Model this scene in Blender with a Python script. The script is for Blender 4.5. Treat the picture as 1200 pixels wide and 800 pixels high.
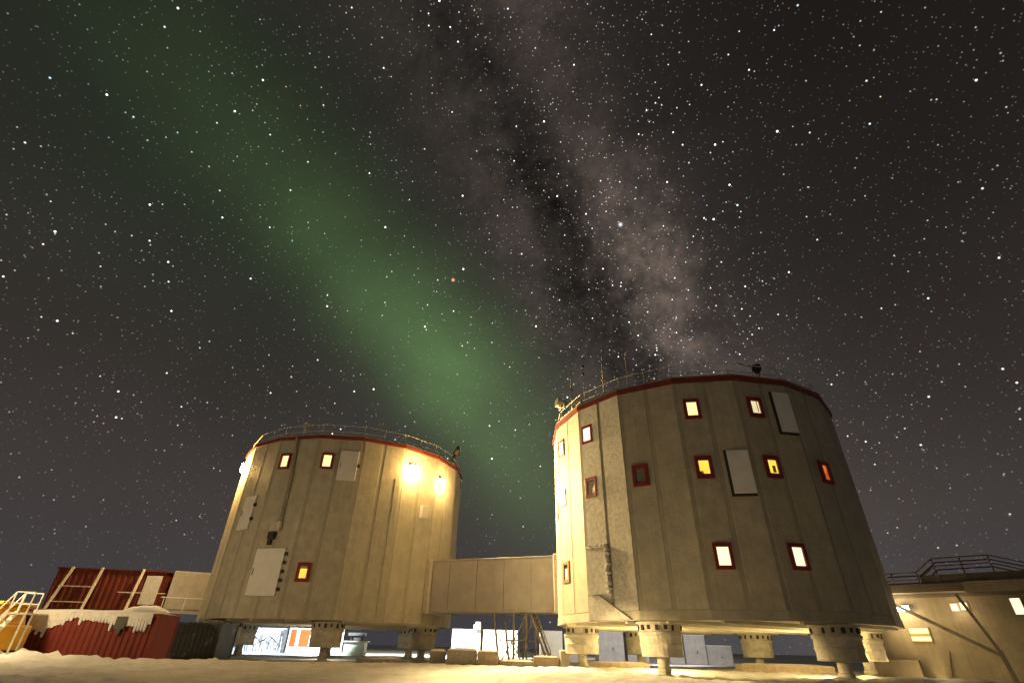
import bpy, bmesh, math, random
from mathutils import Vector, Matrix, noise
from math import sin, cos, pi, radians, degrees, hypot, atan2, sqrt, exp

for o in list(bpy.data.objects):
    bpy.data.objects.remove(o)
SC = bpy.context.scene
COL = SC.collection
random.seed(7)

# ------------------------------------------------------------------ camera
EYE = 1.35
PITCH, ROLL, FPX = 0.5565, 0.024, 577.0
Fv = Vector((0, cos(PITCH), sin(PITCH)))
U0 = Vector((0, -sin(PITCH), cos(PITCH)))
R0 = Vector((1, 0, 0))
Rv = R0 * cos(ROLL) + U0 * sin(ROLL)
Uv = U0 * cos(ROLL) - R0 * sin(ROLL)
cd = bpy.data.cameras.new('camera')
cam = bpy.data.objects.new('camera', cd)
COL.objects.link(cam)
M = Matrix((Rv, Uv, -Fv)).transposed().to_4x4()
M.translation = Vector((0, 0, EYE))
cam.matrix_world = M
cd.sensor_width = 36
cd.lens = FPX / 1200 * 36
cd.clip_start = 0.1
cd.clip_end = 20000
SC.camera = cam

# ------------------------------------------------------------------ render / view
SC.render.engine = 'CYCLES'
SC.view_settings.view_transform = 'Standard'
SC.view_settings.look = 'None'
SC.view_settings.gamma = 1
SC.view_settings.use_curve_mapping = False
SC.view_settings.exposure = 0.0
SC.cycles.use_denoising = True
SC.cycles.max_bounces = 6
SC.cycles.diffuse_bounces = 4
SC.cycles.sample_clamp_indirect = 4
SC.cycles.caustics_reflective = False
SC.cycles.caustics_refractive = False


# ------------------------------------------------------------------ node helper
class NT:
    """tiny expression helper for shader node trees"""
    def __init__(s, tree):
        s.t = tree

    def new(s, typ, **kw):
        n = s.t.nodes.new(typ)
        for k, v in kw.items():
            setattr(n, k, v)
        return n

    def link(s, a, b):
        s.t.links.new(a, b)

    def put(s, sock, v):
        if hasattr(v, 'is_linked'):
            s.link(v, sock)
        else:
            sock.default_value = v

    def m(s, op, a, b=0.0, c=0.0, clamp=False):
        n = s.new('ShaderNodeMath', operation=op, use_clamp=clamp)
        s.put(n.inputs[0], a); s.put(n.inputs[1], b); s.put(n.inputs[2], c)
        return n.outputs[0]

    def dot(s, v, w):
        n = s.new('ShaderNodeVectorMath', operation='DOT_PRODUCT')
        s.put(n.inputs[0], v); s.put(n.inputs[1], w)
        return n.outputs['Value']

    def gauss(s, x, mu, sg):
        d = s.m('DIVIDE', s.m('SUBTRACT', x, mu), sg)
        return s.m('EXPONENT', s.m('MULTIPLY', s.m('MULTIPLY', d, d), -1.0))

    def ramp(s, x, stops, interp='LINEAR'):
        n = s.new('ShaderNodeValToRGB')
        cr = n.color_ramp
        cr.interpolation = interp
        while len(cr.elements) < len(stops):
            cr.elements.new(0.5)
        for e, (p, c) in zip(cr.elements, stops):
            e.position = p
            e.color = (*c, 1) if hasattr(c, '__len__') else (c, c, c, 1)
        s.put(n.inputs[0], x)
        return n.outputs[0]

    def noise(s, vec, scale, detail=4, rough=0.55, dist=0.0):
        n = s.new('ShaderNodeTexNoise')
        if vec is not None:
            s.put(n.inputs['Vector'], vec)
        n.inputs['Scale'].default_value = scale
        n.inputs['Detail'].default_value = detail
        n.inputs['Roughness'].default_value = rough
        n.inputs['Distortion'].default_value = dist
        return n.outputs['Fac']

    def mixc(s, f, a, b, mode='MIX'):
        n = s.new('ShaderNodeMix', data_type='RGBA', blend_type=mode)
        s.put(n.inputs['Factor'], f); s.put(n.inputs['A'], a); s.put(n.inputs['B'], b)
        return n.outputs['Result']

    def scalec(s, col, f):
        n = s.new('ShaderNodeVectorMath', operation='SCALE')
        s.put(n.inputs[0], col); s.put(n.inputs['Scale'], f)
        return n.outputs[0]

    def addc(s, a, b):
        n = s.new('ShaderNodeVectorMath', operation='ADD')
        s.put(n.inputs[0], a); s.put(n.inputs[1], b)
        return n.outputs[0]


# ------------------------------------------------------------------ night sky (world)
SKY = 1.0
W = bpy.data.worlds.new('World')
SC.world = W
W.use_nodes = True
W.cycles.sampling_method = 'NONE'
W.node_tree.nodes.clear()
N = NT(W.node_tree)
tc = N.new('ShaderNodeTexCoord')
D = tc.outputs['Generated']
sep = N.new('ShaderNodeSeparateXYZ'); N.link(D, sep.inputs[0])
up = sep.outputs['Z']
base = N.ramp(up, [(0.0, (.054, .051, .059)), (0.07, (.057, .051, .053)), (0.2, (.054, .045, .042)), (0.36, (.037, .030, .028)),
                   (0.6, (.0195, .0165, .0150)), (0.8, (.0130, .0110, .0100)), (1.0, (.0100, .0085, .0080))])
low = N.noise(D, 2.2, 3, 0.5)
base = N.scalec(base, N.m('ADD', 0.72, N.m('MULTIPLY', low, 0.56)))
# milky way
nM = (-0.8566, 0.4581, -0.2375)
tM = (0.5152, 0.7841, -0.3461)
off = N.dot(D, nM)
alg = N.dot(D, tM)
cl1 = N.noise(D, 7.0, 8, 0.70, 0.5)
cl2 = N.ramp(N.noise(D, 15.0, 9, 0.76, 0.4), [(0.38, 0.0), (0.64, 1.0)])
offw = N.m('ADD', off, N.m('MULTIPLY', N.m('SUBTRACT', cl1, 0.5), 0.22))
wide = N.m('MULTIPLY', N.gauss(off, 0.05, 0.24), N.m('MULTIPLY', cl1, 1.0))
along_core = N.ramp(N.m('ADD', N.m('MULTIPLY', alg, 1.0), 0.1), [(0.0, 0.55), (0.12, 0.30), (0.3, 0.22), (0.46, 0.55), (0.6, 1.0), (0.72, 0.8), (0.82, 0.3), (1.0, 0.1)], 'EASE')
core = N.m('MULTIPLY', N.gauss(offw, -0.035, 0.074), along_core)
core = N.m('MULTIPLY', core, N.m('ADD', 0.22, N.m('MULTIPLY', cl2, 0.95)))
left = N.m('MULTIPLY', N.gauss(offw, 0.17, 0.07), N.m('MULTIPLY', cl2, N.ramp(alg, [(0.0, 0.1), (0.3, 0.7), (0.6, 0.5), (0.8, 0.1)])))
lane = N.m('MULTIPLY', N.gauss(offw, 0.075, 0.055), N.ramp(N.m('ADD', alg, 0.1), [(0.0, 0.6), (0.4, 0.9), (0.75, 0.8), (0.95, 0.2)]))
speck = N.m('ADD', 0.70, N.m('MULTIPLY', N.noise(D, 70.0, 3, 0.7), 0.6))
mw = N.scalec((.046, .039, .034), wide)
mw = N.addc(mw, N.scalec((.125, .090, .070), core))
mw = N.addc(mw, N.scalec((.045, .032, .024), left))
sky = N.addc(base, N.scalec(mw, speck))
sky = N.scalec(sky, N.m('SUBTRACT', 1.0, N.m('MULTIPLY', lane, N.m('ADD', 0.92, N.m('MULTIPLY', cl2, -0.55)))))
# aurora
nA = (-0.7371, 0.1889, -0.6488)
tA = (0.4605, 0.8431, -0.2777)
ao = N.dot(D, nA)
aa = N.dot(D, tA)
an = N.noise(D, 2.6, 3, 0.5)
ao2 = N.m('ADD', ao, N.m('MULTIPLY', N.m('SUBTRACT', an, 0.5), 0.10))
inten = N.ramp(N.m('ADD', N.m('MULTIPLY', aa, 0.8), 0.2), [(0.0, 0.04), (0.12, 0.10), (0.25, 0.20), (0.40, 0.42), (0.54, 0.78), (0.655, 1.0), (0.74, 0.66), (0.80, 0.48), (0.90, 0.14), (1.0, 0.0)], 'EASE')
rightside = N.gauss(ao2, -0.035, 0.125)
leftside = N.gauss(ao2, -0.035, 0.095)
isleft = N.m('GREATER_THAN', ao2, -0.035)
prof = N.m('ADD', N.m('MULTIPLY', isleft, leftside), N.m('MULTIPLY', N.m('SUBTRACT', 1.0, isleft), rightside))
streak = N.m('ADD', 0.45, N.m('MULTIPLY', N.noise(D, 4.0, 4, 0.6, 0.6), 1.1))
aur = N.m('MULTIPLY', N.m('MULTIPLY', prof, inten), streak)
sky = N.addc(sky, N.scalec((.064, .134, .042), aur))


def stars(scale, rad, thresh, gain, powr, seedvec, tint=0.55):
    vm = N.new('ShaderNodeVectorMath', operation='ADD')
    N.link(D, vm.inputs[0]); vm.inputs[1].default_value = seedvec
    v = N.new('ShaderNodeTexVoronoi', voronoi_dimensions='3D', feature='F1')
    N.link(vm.outputs[0], v.inputs['Vector'])
    v.inputs['Scale'].default_value = scale
    v.inputs['Randomness'].default_value = 1.0
    sc = N.new('ShaderNodeSeparateColor'); N.link(v.outputs['Color'], sc.inputs[0])
    b = N.m('POWER', sc.outputs[0], powr)
    on = N.m('GREATER_THAN', sc.outputs[1], thresh)
    shape = N.m('SUBTRACT', 1.0, N.m('DIVIDE', v.outputs['Distance'], rad), clamp=True)
    shape = N.m('MULTIPLY', shape, N.m('MULTIPLY', shape, gain))
    inten = N.m('MULTIPLY', N.m('MULTIPLY', shape, b), on)
    col = N.ramp(sc.outputs[2], [(0.0, (1.0, .70, .45)), (0.25, (1.0, .90, .78)), (0.55, (1, 1, 1)), (1.0, (.60, .84, 1.0))])
    return N.scalec(col, inten)


fade = N.m('MULTIPLY', up, 3.2, clamp=True)          # the glow near the horizon drowns the faint ones
fade = N.m('ADD', 0.12, N.m('MULTIPLY', fade, 0.88))
dens = N.m('ADD', 0.6, N.m('MULTIPLY', N.gauss(off, -0.02, 0.16), N.m('ADD', 0.5, N.m('MULTIPLY', cl2, 2.2))))
st = stars(28, .062, 0.15, 13.0, 2.4, (3.1, 1.7, 5.2))
st = N.addc(st, stars(60, .120, 0.50, 18.0, 4.0, (13.3, 4.7, 2.2)))
faint = N.addc(stars(115, .20, 0.52, 3.6, 3.0, (7.9, 9.1, 1.3)), stars(200, .32, 0.50, 0.8, 2.0, (1.9, 6.3, 8.8)))
st = N.addc(st, N.scalec(faint, dens))
clus = N.ramp(N.noise(D, 5.5, 4, 0.65), [(0.34, 0.25), (0.52, 0.85), (0.68, 1.0)])
st = N.scalec(st, N.m('MULTIPLY', clus, 1.35))
st = N.scalec(st, fade)
sky = N.addc(sky, st)
# two bright clusters and the orange giant
for p, sig, c in (((-0.1208, 0.7733, 0.6225), 0.0024, (1.6, .75, .35)), ((0.2040, 0.6860, 0.6984), 0.0030, (1.2, 1.25, 1.4))):
    v = Vector(p).normalized()
    dd = N.new('ShaderNodeVectorMath', operation='DISTANCE')
    N.link(D, dd.inputs[0]); dd.inputs[1].default_value = v
    sky = N.addc(sky, N.scalec(c, N.gauss(dd.outputs['Value'], 0.0, sig)))
diffuse_band = N.m('MULTIPLY', N.gauss(ao, 0.06, 0.26), N.ramp(N.m('ADD', N.m('MULTIPLY', aa, 0.8), 0.3), [(0.0, 0.35), (0.3, 1.0), (0.5, 0.6), (0.85, 0.0)]))
sky = N.addc(sky, N.scalec((.004, .0125, .004), diffuse_band))
bg = N.new('ShaderNodeBackground')
N.link(sky, bg.inputs['Color'])
bg.inputs['Strength'].default_value = SKY
wo = N.new('ShaderNodeOutputWorld')
N.link(bg.outputs[0], wo.inputs['Surface'])

# ------------------------------------------------------------------ distant station glow: one weak warm sun from the camera's left
SUN_AZ, SUN_EL = radians(208), radians(14)
sl = bpy.data.lights.new('sun', 'SUN')
sl.energy = 0.035
sl.angle = radians(25)
sl.color = (1.0, .74, .42)
so = bpy.data.objects.new('sun', sl)
COL.objects.link(so)
sd_ = Vector((cos(SUN_AZ) * cos(SUN_EL), sin(SUN_AZ) * cos(SUN_EL), sin(SUN_EL)))
so.rotation_euler = (-sd_).to_track_quat('-Z', 'Y').to_euler()


def lamp(name, kind, loc, energy, color, target=None, size=60, blend=0.5, radius=0.12, parent=None):
    l = bpy.data.lights.new(name, kind)
    l.energy = energy
    l.color = color
    l.shadow_soft_size = radius
    if kind == 'SPOT':
        l.spot_size = radians(size)
        l.spot_blend = blend
    o = bpy.data.objects.new(name, l)
    COL.objects.link(o)
    o.location = loc
    if target is not None:
        o.rotation_euler = (Vector(target) - Vector(loc)).to_track_quat('-Z', 'Y').to_euler()
    return o


# ------------------------------------------------------------------ materials
def mat(name, col, rough=0.6, var=0.15, scale=3.0, bump=0.1, bscale=20.0, metal=0.0, streak=0.0, frost=0.0, frostcol=(.72, .72, .74), corr=0.0):
    m = bpy.data.materials.new(name)
    m.use_nodes = True
    n = NT(m.node_tree)
    b = m.node_tree.nodes['Principled BSDF']
    t = n.new('ShaderNodeTexCoord')
    v = t.outputs['Object']
    f = n.noise(v, scale, 5, 0.6)
    dark = tuple(c * (1 - var * 1.6) for c in col)
    lite = tuple(min(1, c * (1 + var)) for c in col)
    c = n.ramp(f, [(0.25, dark), (0.75, lite)])
    if streak:
        mp = n.new('ShaderNodeMapping'); n.link(v, mp.inputs['Vector'])
        mp.inputs['Scale'].default_value = (2.5, 2.5, 0.12)
        s = n.noise(mp.outputs[0], 2.2, 5, 0.65)
        c = n.mixc(n.m('MULTIPLY', n.ramp(s, [(0.42, 0.0), (0.72, 1.0)]), streak), c, (*[x * 0.55 for x in col], 1))
    if frost:
        s = n.noise(v, 1.3, 6, 0.68, 0.3)
        c = n.mixc(n.ramp(s, [(0.62 - 0.35 * frost, 0.0), (0.70 - 0.3 * frost, 1.0)]), c, (*frostcol, 1))
    n.link(c, b.inputs['Base Color'])
    b.inputs['Roughness'].default_value = rough
    b.inputs['Metallic'].default_value = metal
    if bump:
        bn = n.noise(v, bscale, 4, 0.6)
        bp = n.new('ShaderNodeBump')
        bp.inputs['Strength'].default_value = bump
        bp.inputs['Distance'].default_value = 0.03
        n.link(bn, bp.inputs['Height'])
        n.link(bp.outputs[0], b.inputs['Normal'])
    return m


def emis(name, col, strength, mottled=0.0, scale=2.0):
    m = bpy.data.materials.new(name)
    m.use_nodes = True
    n = NT(m.node_tree)
    b = m.node_tree.nodes['Principled BSDF']
    b.inputs['Base Color'].default_value = (.4, .35, .25, 1)
    m.cycles.emission_sampling = 'NONE'
    b.inputs['Emission Strength'].default_value = strength
    if mottled:
        t = n.new('ShaderNodeTexCoord')
        f = n.noise(t.outputs['Object'], scale, 3, 0.5)
        c = n.ramp(f, [(0.35, tuple(x * (1 - mottled) for x in col)), (0.65, col)])
        n.link(c, b.inputs['Emission Color'])
    else:
        b.inputs['Emission Color'].default_value = (*col, 1)
    return m


PANEL = mat('pale panel', (.47, .44, .365), 0.65, 0.16, 1.6, 0.8, 16.0, streak=0.3)
GROOVE = mat('grey joint', (.36, .335, .275), 0.7, 0.12, 2.0, 0.1, 12)
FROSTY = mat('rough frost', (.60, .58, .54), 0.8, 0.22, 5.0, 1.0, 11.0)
TRIMRED = mat('red trim', (.20, .030, .018), 0.5, 0.25, 2.0, 0.1, 15)
FRAMERED = mat('red frame', (.23, .018, .016), 0.45, 0.12, 4.0, 0.05, 20)
UNDER = mat('underside sheet', (.60, .56, .46), 0.6, 0.12, 1.0, 0.1, 8)
CAPM = mat('frosted leg jacket', (.54, .51, .44), 0.75, 0.2, 3.0, 0.9, 12)
SLOT = mat('dark slot', (.035, .033, .03), 0.8, 0.1)
STEEL = mat('frosted steel', (.34, .31, .27), 0.5, 0.2, 6.0, 0.15, 30)
DARKM = mat('dark metal', (.045, .042, .04), 0.5, 0.2, 6.0, 0.1, 30)
RAILM = mat('grey rail paint', (.76, .70, .60), 0.55, 0.15, 6.0, 0.05, 30)
HATCHM = mat('white hatch', (.76, .75, .76), 0.5, 0.06, 1.5, 0.08, 12)
HATCHD = mat('grey hatch', (.80, .80, .84), 0.5, 0.06, 1.5, 0.08, 12)
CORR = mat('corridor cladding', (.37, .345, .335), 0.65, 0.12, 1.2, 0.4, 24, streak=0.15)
GASK = mat('collar rubber', (.60, .56, .50), 0.7, 0.1)
REDC = mat('red container paint', (.16, .014, .006), 0.75, 0.2, 1.5, 0.15, 12, streak=0.3)
REDOLD = mat('rusty red sheet', (.16, .022, .008), 0.75, 0.35, 1.2, 0.2, 10, streak=0.7)
SNOWP = mat('plastered snow', (.66, .66, .68), 0.75, 0.12, 5.0, 0.8, 9)
SNOWG = mat('grey crusted snow', (.46, .45, .45), 0.75, 0.14, 2.0, 0.7, 7)
DARKC = mat('dark container paint', (.032, .040, .040), 0.6, 0.2, 1.5, 0.1, 12, frost=0.12, frostcol=(.16, .17, .17))
WHITEC = mat('white container paint', (.76, .74, .66), 0.55, 0.06, 1.5, 0.15, 10)
GREYC = mat('grey container paint', (.42, .41, .41), 0.6, 0.15, 1.5, 0.15, 10, streak=0.3)
ORANGE = mat('orange door paint', (.42, .055, .006), 0.5, 0.1)
YELLOW = mat('yellow cab paint', (.72, .40, .04), 0.45, 0.1)
WOOD = mat('pale crate wood', (.40, .33, .24), 0.75, 0.2, 4.0, 0.2, 20)
CRATEG = mat('grey crate', (.36, .33, .30), 0.75, 0.2, 4.0, 0.2, 20)
WHITEP = mat('white steel paint', (.76, .75, .70), 0.5, 0.08)
BUILD = mat('tan wall sheet', (.34, .29, .22), 0.65, 0.16, 1.2, 0.4, 16, streak=0.4)
DECK = mat('dark deck sheet', (.16, .135, .115), 0.65, 0.2, 1.5, 0.15, 14, streak=0.2)
FRAMELIT = mat('floodlit red frame', (.36, .17, .06), 0.5, 0.1)  # red frame with the floodlight's overexposed orange put into its colour
GLASSD = mat('dark window glass', (.03, .035, .03), 0.12, 0.1, 2.0, 0.0)
GLASSG = mat('curtained window glass', (.20, .22, .19), 0.35, 0.15, 3.0, 0.0)
CURT = mat('window blind', (.55, .45, .22), 0.8, 0.1, 3, 0.0)
LENS = emis('lamp lens', (1.0, .86, .50), 40)
LENSW = emis('white lamp lens', (1.0, .95, .80), 30)
P_WHITE = emis('white lit pane', (1.0, .86, .56), 1.35, 0.12, 1.2)
P_WARMW = emis('bright lit pane', (1.0, .90, .74), 2.4)
P_WARM = emis('warm lit pane', (1.0, .76, .32), 1.7, 0.2, 1.5)
P_YEL = emis('yellow lit pane', (1.0, .70, .07), 1.25, 0.3, 2.5)
P_ORG = emis('orange lit pane', (1.0, .20, .03), 0.9, 0.55, 3.0)
P_PALE = emis('pale lit pane', (1.0, .86, .46), 0.95, 0.15, 2.5)


# ------------------------------------------------------------------ mesh helper
class MB:
    def __init__(s):
        s.v, s.f, s.sm = [], [], []

    def add(s, vs, fs, smooth=False):
        b = len(s.v)
        s.v += [tuple(v) for v in vs]
        s.f += [tuple(i + b for i in f) for f in fs]
        s.sm += [smooth] * len(fs)
        return s

    def hexa(s, c):      # 8 corners: bottom 4 ccw, top 4 ccw
        return s.add(c, [(3, 2, 1, 0), (4, 5, 6, 7), (0, 1, 5, 4), (1, 2, 6, 5), (2, 3, 7, 6), (3, 0, 4, 7)])

    def box(s, x0, x1, y0, y1, z0, z1, T=None):
        c = [(x0, y0, z0), (x1, y0, z0), (x1, y1, z0), (x0, y1, z0), (x0, y0, z1), (x1, y0, z1), (x1, y1, z1), (x0, y1, z1)]
        if T:
            c = [T(*p) for p in c]
        return s.hexa(c)

    def tube(s, a, b, r, r2=None, n=8, caps=True):
        a, b = Vector(a), Vector(b)
        r2 = r if r2 is None else r2
        d = (b - a).normalized()
        x = d.orthogonal().normalized(); y = d.cross(x)
        vs = []
        for p, q in ((a, r), (b, r2)):
            for i in range(n):
                t = 2 * pi * i / n
                vs.append(p + x * (q * cos(t)) + y * (q * sin(t)))
        fs = [(i, (i + 1) % n, n + (i + 1) % n, n + i) for i in range(n)]
        s.add(vs, fs, n > 6)
        if caps:
            b0 = len(s.v) - 2 * n
            s.f += [tuple(b0 + i for i in reversed(range(n))), tuple(b0 + n + i for i in range(n))]
            s.sm += [False, False]
        return s

    def bar(s, a, b, w, h=None):
        h = h or w
        a, b = Vector(a), Vector(b)
        d = (b - a).normalized()
        z = Vector((0, 0, 1)) if abs(d.z) < 0.95 else Vector((0, 1, 0))
        x = d.cross(z).normalized() * (w / 2); y = d.cross(x).normalized() * (h / 2)
        return s.hexa([a - x - y, a + x - y, a + x + y, a - x + y, b - x - y, b + x - y, b + x + y, b - x + y])

    def lathe(s, prof, n=28, cx=0, cy=0, jit=0.0):
        vs = []
        for j, (r, z) in enumerate(prof):
            for i in range(n):
                t = 2 * pi * i / n
                q = r * (1 + jit * noise.noise(Vector((cos(t) * 2.5 + cx, sin(t) * 2.5 + cy, z * 3.0))))
                vs.append((cx + q * cos(t), cy + q * sin(t), z))
        fs = []
        for j in range(len(prof) - 1):
            for i in range(n):
                k = (i + 1) % n
                fs.append((j * n + i, j * n + k, (j + 1) * n + k, (j + 1) * n + i))
        fs.append(tuple(reversed(range(n))))
        fs.append(tuple((len(prof) - 1) * n + i for i in range(n)))
        return s.add(vs, fs, False)

    def build(s, name, material, parent=None, bevel=0.0, smooth=False):
        me = bpy.data.meshes.new(name)
        me.from_pydata(s.v, [], s.f)
        me.polygons.foreach_set('use_smooth', [a or smooth for a in s.sm])
        me.materials.append(material)
        bm = bmesh.new(); bm.from_mesh(me)
        bmesh.ops.recalc_face_normals(bm, faces=bm.faces)
        bm.to_mesh(me); bm.free()
        o = bpy.data.objects.new(name, me)
        COL.objects.link(o)
        if parent is not None:
            o.parent = parent
        if bevel:
            md = o.modifiers.new('bevel', 'BEVEL'); md.width = bevel; md.segments = 2; md.limit_method = 'ANGLE'
        return o


def thing(name, label, cat, loc=(0, 0, 0), rz=0.0, group=None):
    o = bpy.data.objects.new(name, None)
    o.empty_display_size = 0.3
    COL.objects.link(o)
    o.location = loc; o.rotation_euler = (0, 0, rz)
    o['label'] = label; o['category'] = cat
    if group:
        o['group'] = group
    return o


def tag(o, label, cat, group=None):
    o['label'] = label; o['category'] = cat
    if group:
        o['group'] = group
    return o


def snow_lump(cx, cy, sx, sy, h, z, n=14, seed=0.0):
    """a low irregular pillow of snow, flat underneath"""
    mb = MB()
    vs, fs = [], []
    for j in range(n + 1):
        for i in range(n + 1):
            u, v = i / n * 2 - 1, j / n * 2 - 1
            e = max(0.0, (1 - u ** 4)) * max(0.0, (1 - v ** 4))
            q = noise.noise(Vector((u * 2 + seed, v * 2 - seed, seed)))
            vs.append((cx + u * sx * (1 + .06 * q), cy + v * sy * (1 + .06 * q), z + h * (e ** 0.5) * (0.75 + 0.5 * q)))
    for j in range(n):
        for i in range(n):
            a = j * (n + 1) + i
            fs.append((a, a + 1, a + n + 2, a + n + 1))
    return mb.add(vs, fs, True)


# ------------------------------------------------------------------ snow ground
def sm(a, b, x):
    t = max(0.0, min(1.0, (x - a) / (b - a)))
    return t * t * (3 - 2 * t)


def gz(x, y):
    r = hypot(x, y)
    h = 0.40 * sm(6, 20, r)
    k = 1 - sm(90, 220, r)
    p = Vector((x * 0.10, y * 0.22, 0.3))
    h += k * 0.20 * noise.noise(p)
    p = Vector((x * 0.5 + 3, y * 0.9, 1.7))
    h += k * 0.07 * noise.noise(p) * (1 - sm(50, 90, r))
    if r < 45:
        p = Vector((x * 1.7, y * 2.6, 4.1))
        h += 0.08 * noise.noise(p) + 0.10 * abs(noise.noise(Vector((x * 2.8, y * 4.5, 2.2)))) + 0.04 * noise.noise(Vector((x * 6, y * 7, 5.2))) - 0.05

    def bump(cx, cy, sx, sy, a):
        return a * exp(-((x - cx) / sx) ** 2 - ((y - cy) / sy) ** 2)
    h += bump(-20.5, 25.0, 5.0, 1.6, 0.34 + 0.42 * noise.noise(Vector((x * 1.3, y * 1.5, 8.8))) + 0.2 * noise.noise(Vector((x * 3.1, y * 3.5, 1.8))))      # bank in front of the red container
    h += bump(-14.0, 27.5, 4.0, 1.5, 0.12)
    h += bump(-9.0, 33.5, 7.0, 1.6, 0.06)
    h += bump(5.0, 25.8, 1.8, 1.1, 0.20)         # drifts at the feet of the legs
    h += bump(11.5, 22.6, 4.0, 1.4, 0.12)
    h += bump(19.0, 25.0, 4.0, 1.8, 0.22)
    return h


vs, fs = [], []
na = 840
rad = [1.0]
while rad[-1] < 46:
    rad.append(rad[-1] + max(0.22, rad[-1] * 0.0105))
while rad[-1] < 6000:
    rad.append(rad[-1] * 1.09)
for r in rad:
    for i in range(na):
        t = 2 * pi * i / na
        x, y = r * sin(t), r * cos(t)
        vs.append((x, y, gz(x, y)))
for j in range(len(rad) - 1):
    for i in range(na):
        k = (i + 1) % na
        fs.append((j * na + i, j * na + k, (j + 1) * na + k, (j + 1) * na + i))
fs.append(tuple(range(na)))
SNOW = mat('wind packed snow', (.74, .74, .77), 0.7, 0.16, 0.9, 1.0, 6.0)
n_ = NT(SNOW.node_tree)
gm = MB().add(vs, fs, True)
ground = gm.build('snow_ground', SNOW)
ground['kind'] = 'structure'
if ground.data.polygons[0].normal.z < 0:
    ground.data.flip_normals()

# ------------------------------------------------------------------ the two towers
AP = 9.25 * cos(radians(10))
ZB, ZT = 2.59, 14.37
HALF = 9.25 * sin(radians(10))


def fx(k, s, z, d=0.0):
    """point on facet k (local tower frame): s along the facet, z height, d out of the wall"""
    a = radians(10 + 20 * k)
    return Vector(((AP + d) * cos(a) - s * sin(a), (AP + d) * sin(a) + s * cos(a), z))


def fbox(mb, k, s0, s1, z0, z1, d0, d1, lean=0.0):
    T = lambda s, d, z: fx(k, s, z, d)
    return mb.box(s0, s1, d0, d1, z0, z1, T)


def make_window(par, k, s, z, pane, w=0.99, h=1.15, iw=0.50, ih=0.74, frame=FRAMERED, blind=None, label=None):
    fr = MB()
    a, b, c, d = s - w / 2, s + w / 2, z - h / 2, z + h / 2
    ia, ib, ic, id_ = s - iw / 2, s + iw / 2, z - ih / 2, z + ih / 2
    for (q0, q1, r0, r1) in ((a, ia, c, d), (ib, b, c, d), (ia, ib, c, ic), (ia, ib, id_, d)):
        fbox(fr, k, q0, q1, r0, r1, -0.02, 0.13 if k > 0 else 0.06)
    o = fr.build('window', frame, par, bevel=.015)
    if label:
        o['label'] = label
    pm = MB(); fbox(pm, k, ia, ib, ic, id_, -0.012, 0.03)
    pm.build('pane', pane, o)
    if blind:
        bl = MB(); bs0, bs1, bz0, bz1 = blind
        fbox(bl, k, ia + bs0 * iw, ia + bs1 * iw, ic + bz0 * ih, ic + bz1 * ih, 0.033, 0.05)
        bl.build('blind', CURT if pane not in (GLASSD, GLASSG) else HATCHD, o)
    return o


def make_hatch(par, k, s0, s1, z0, z1, m=HATCHM, d=0.14, hinges=0, side=1, label=None, rim=True):
    mb = MB(); fbox(mb, k, s0, s1, z0, z1, 0.0, d)
    o = mb.build('hatch', m, par, bevel=0.02)
    if label:
        o['label'] = label
    if rim == 'thin':
        rm = MB()
        for q in ((s0 - .05, s0 - .004, z0 - .05, z1 + .05), (s1 + .004, s1 + .04, z0 - .05, z1 + .05), (s0 - .004, s1 + .004, z0 - .05, z0 - .004), (s0 - .004, s1 + .004, z1 + .004, z1 + .05)):
            fbox(rm, k, *q, 0.0, 0.03)
        rm.build('rim', STEEL, o)
        hm = MB(); fbox(hm, k, s0 + .12, s0 + .17, (z0 + z1) / 2 - .2, (z0 + z1) / 2 + .2, d + .004, d + .06)
        hm.build('handle', STEEL, o)
    elif rim:
        rm = MB()
        for q in ((s0 - .13, s0 - .004, z0 - .13, z1 + .02), (s0 - .004, s1 + .004, z0 - .13, z0 - .004)):
            fbox(rm, k, *q, 0.0, 0.075)
        rm.build('rim', SLOT, o)
    for i in range(hinges):
        zz = z0 + (i + 0.7) / (hinges + 0.4) * (z1 - z0)
        hm = MB(); ss = s1 + 0.04 if side > 0 else s0 - 0.2
        fbox(hm, k, ss, ss + 0.16, zz - .10, zz + .10, 0.0, 0.16)
        hm.build('hinge', SLOT, o)
    return o


def make_floodlight(par, k, s, z):
    mb = MB()
    fbox(mb, k, s - .24, s + .24, z - .36, z + .36, 0.0, .10)
    fbox(mb, k, s - .30, s + .30, z + .362, z + .40, 0.0, .34)
    o = mb.build('floodlight', STEEL, par)
    l = MB()
    prof = [(.20, .102), (.20, .22), (.17, .30), (.10, .345), (.02, .36)]
    n = 16
    for r, d in prof:
        for i in range(n):
            t = 2 * pi * i / n
            l.v.append(tuple(fx(k, s + 1.2 * r * cos(t), z + 1.75 * r * sin(t), d)))
    for j in range(len(prof) - 1):
        for i in range(n):
            q = (i + 1) % n
            l.f.append((j * n + i, j * n + q, (j + 1) * n + q, (j + 1) * n + i)); l.sm.append(True)
    l.f.append(tuple((len(prof) - 1) * n + i for i in range(n))); l.sm.append(True)
    l.build('lens', LENS, o)
    return o


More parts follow.
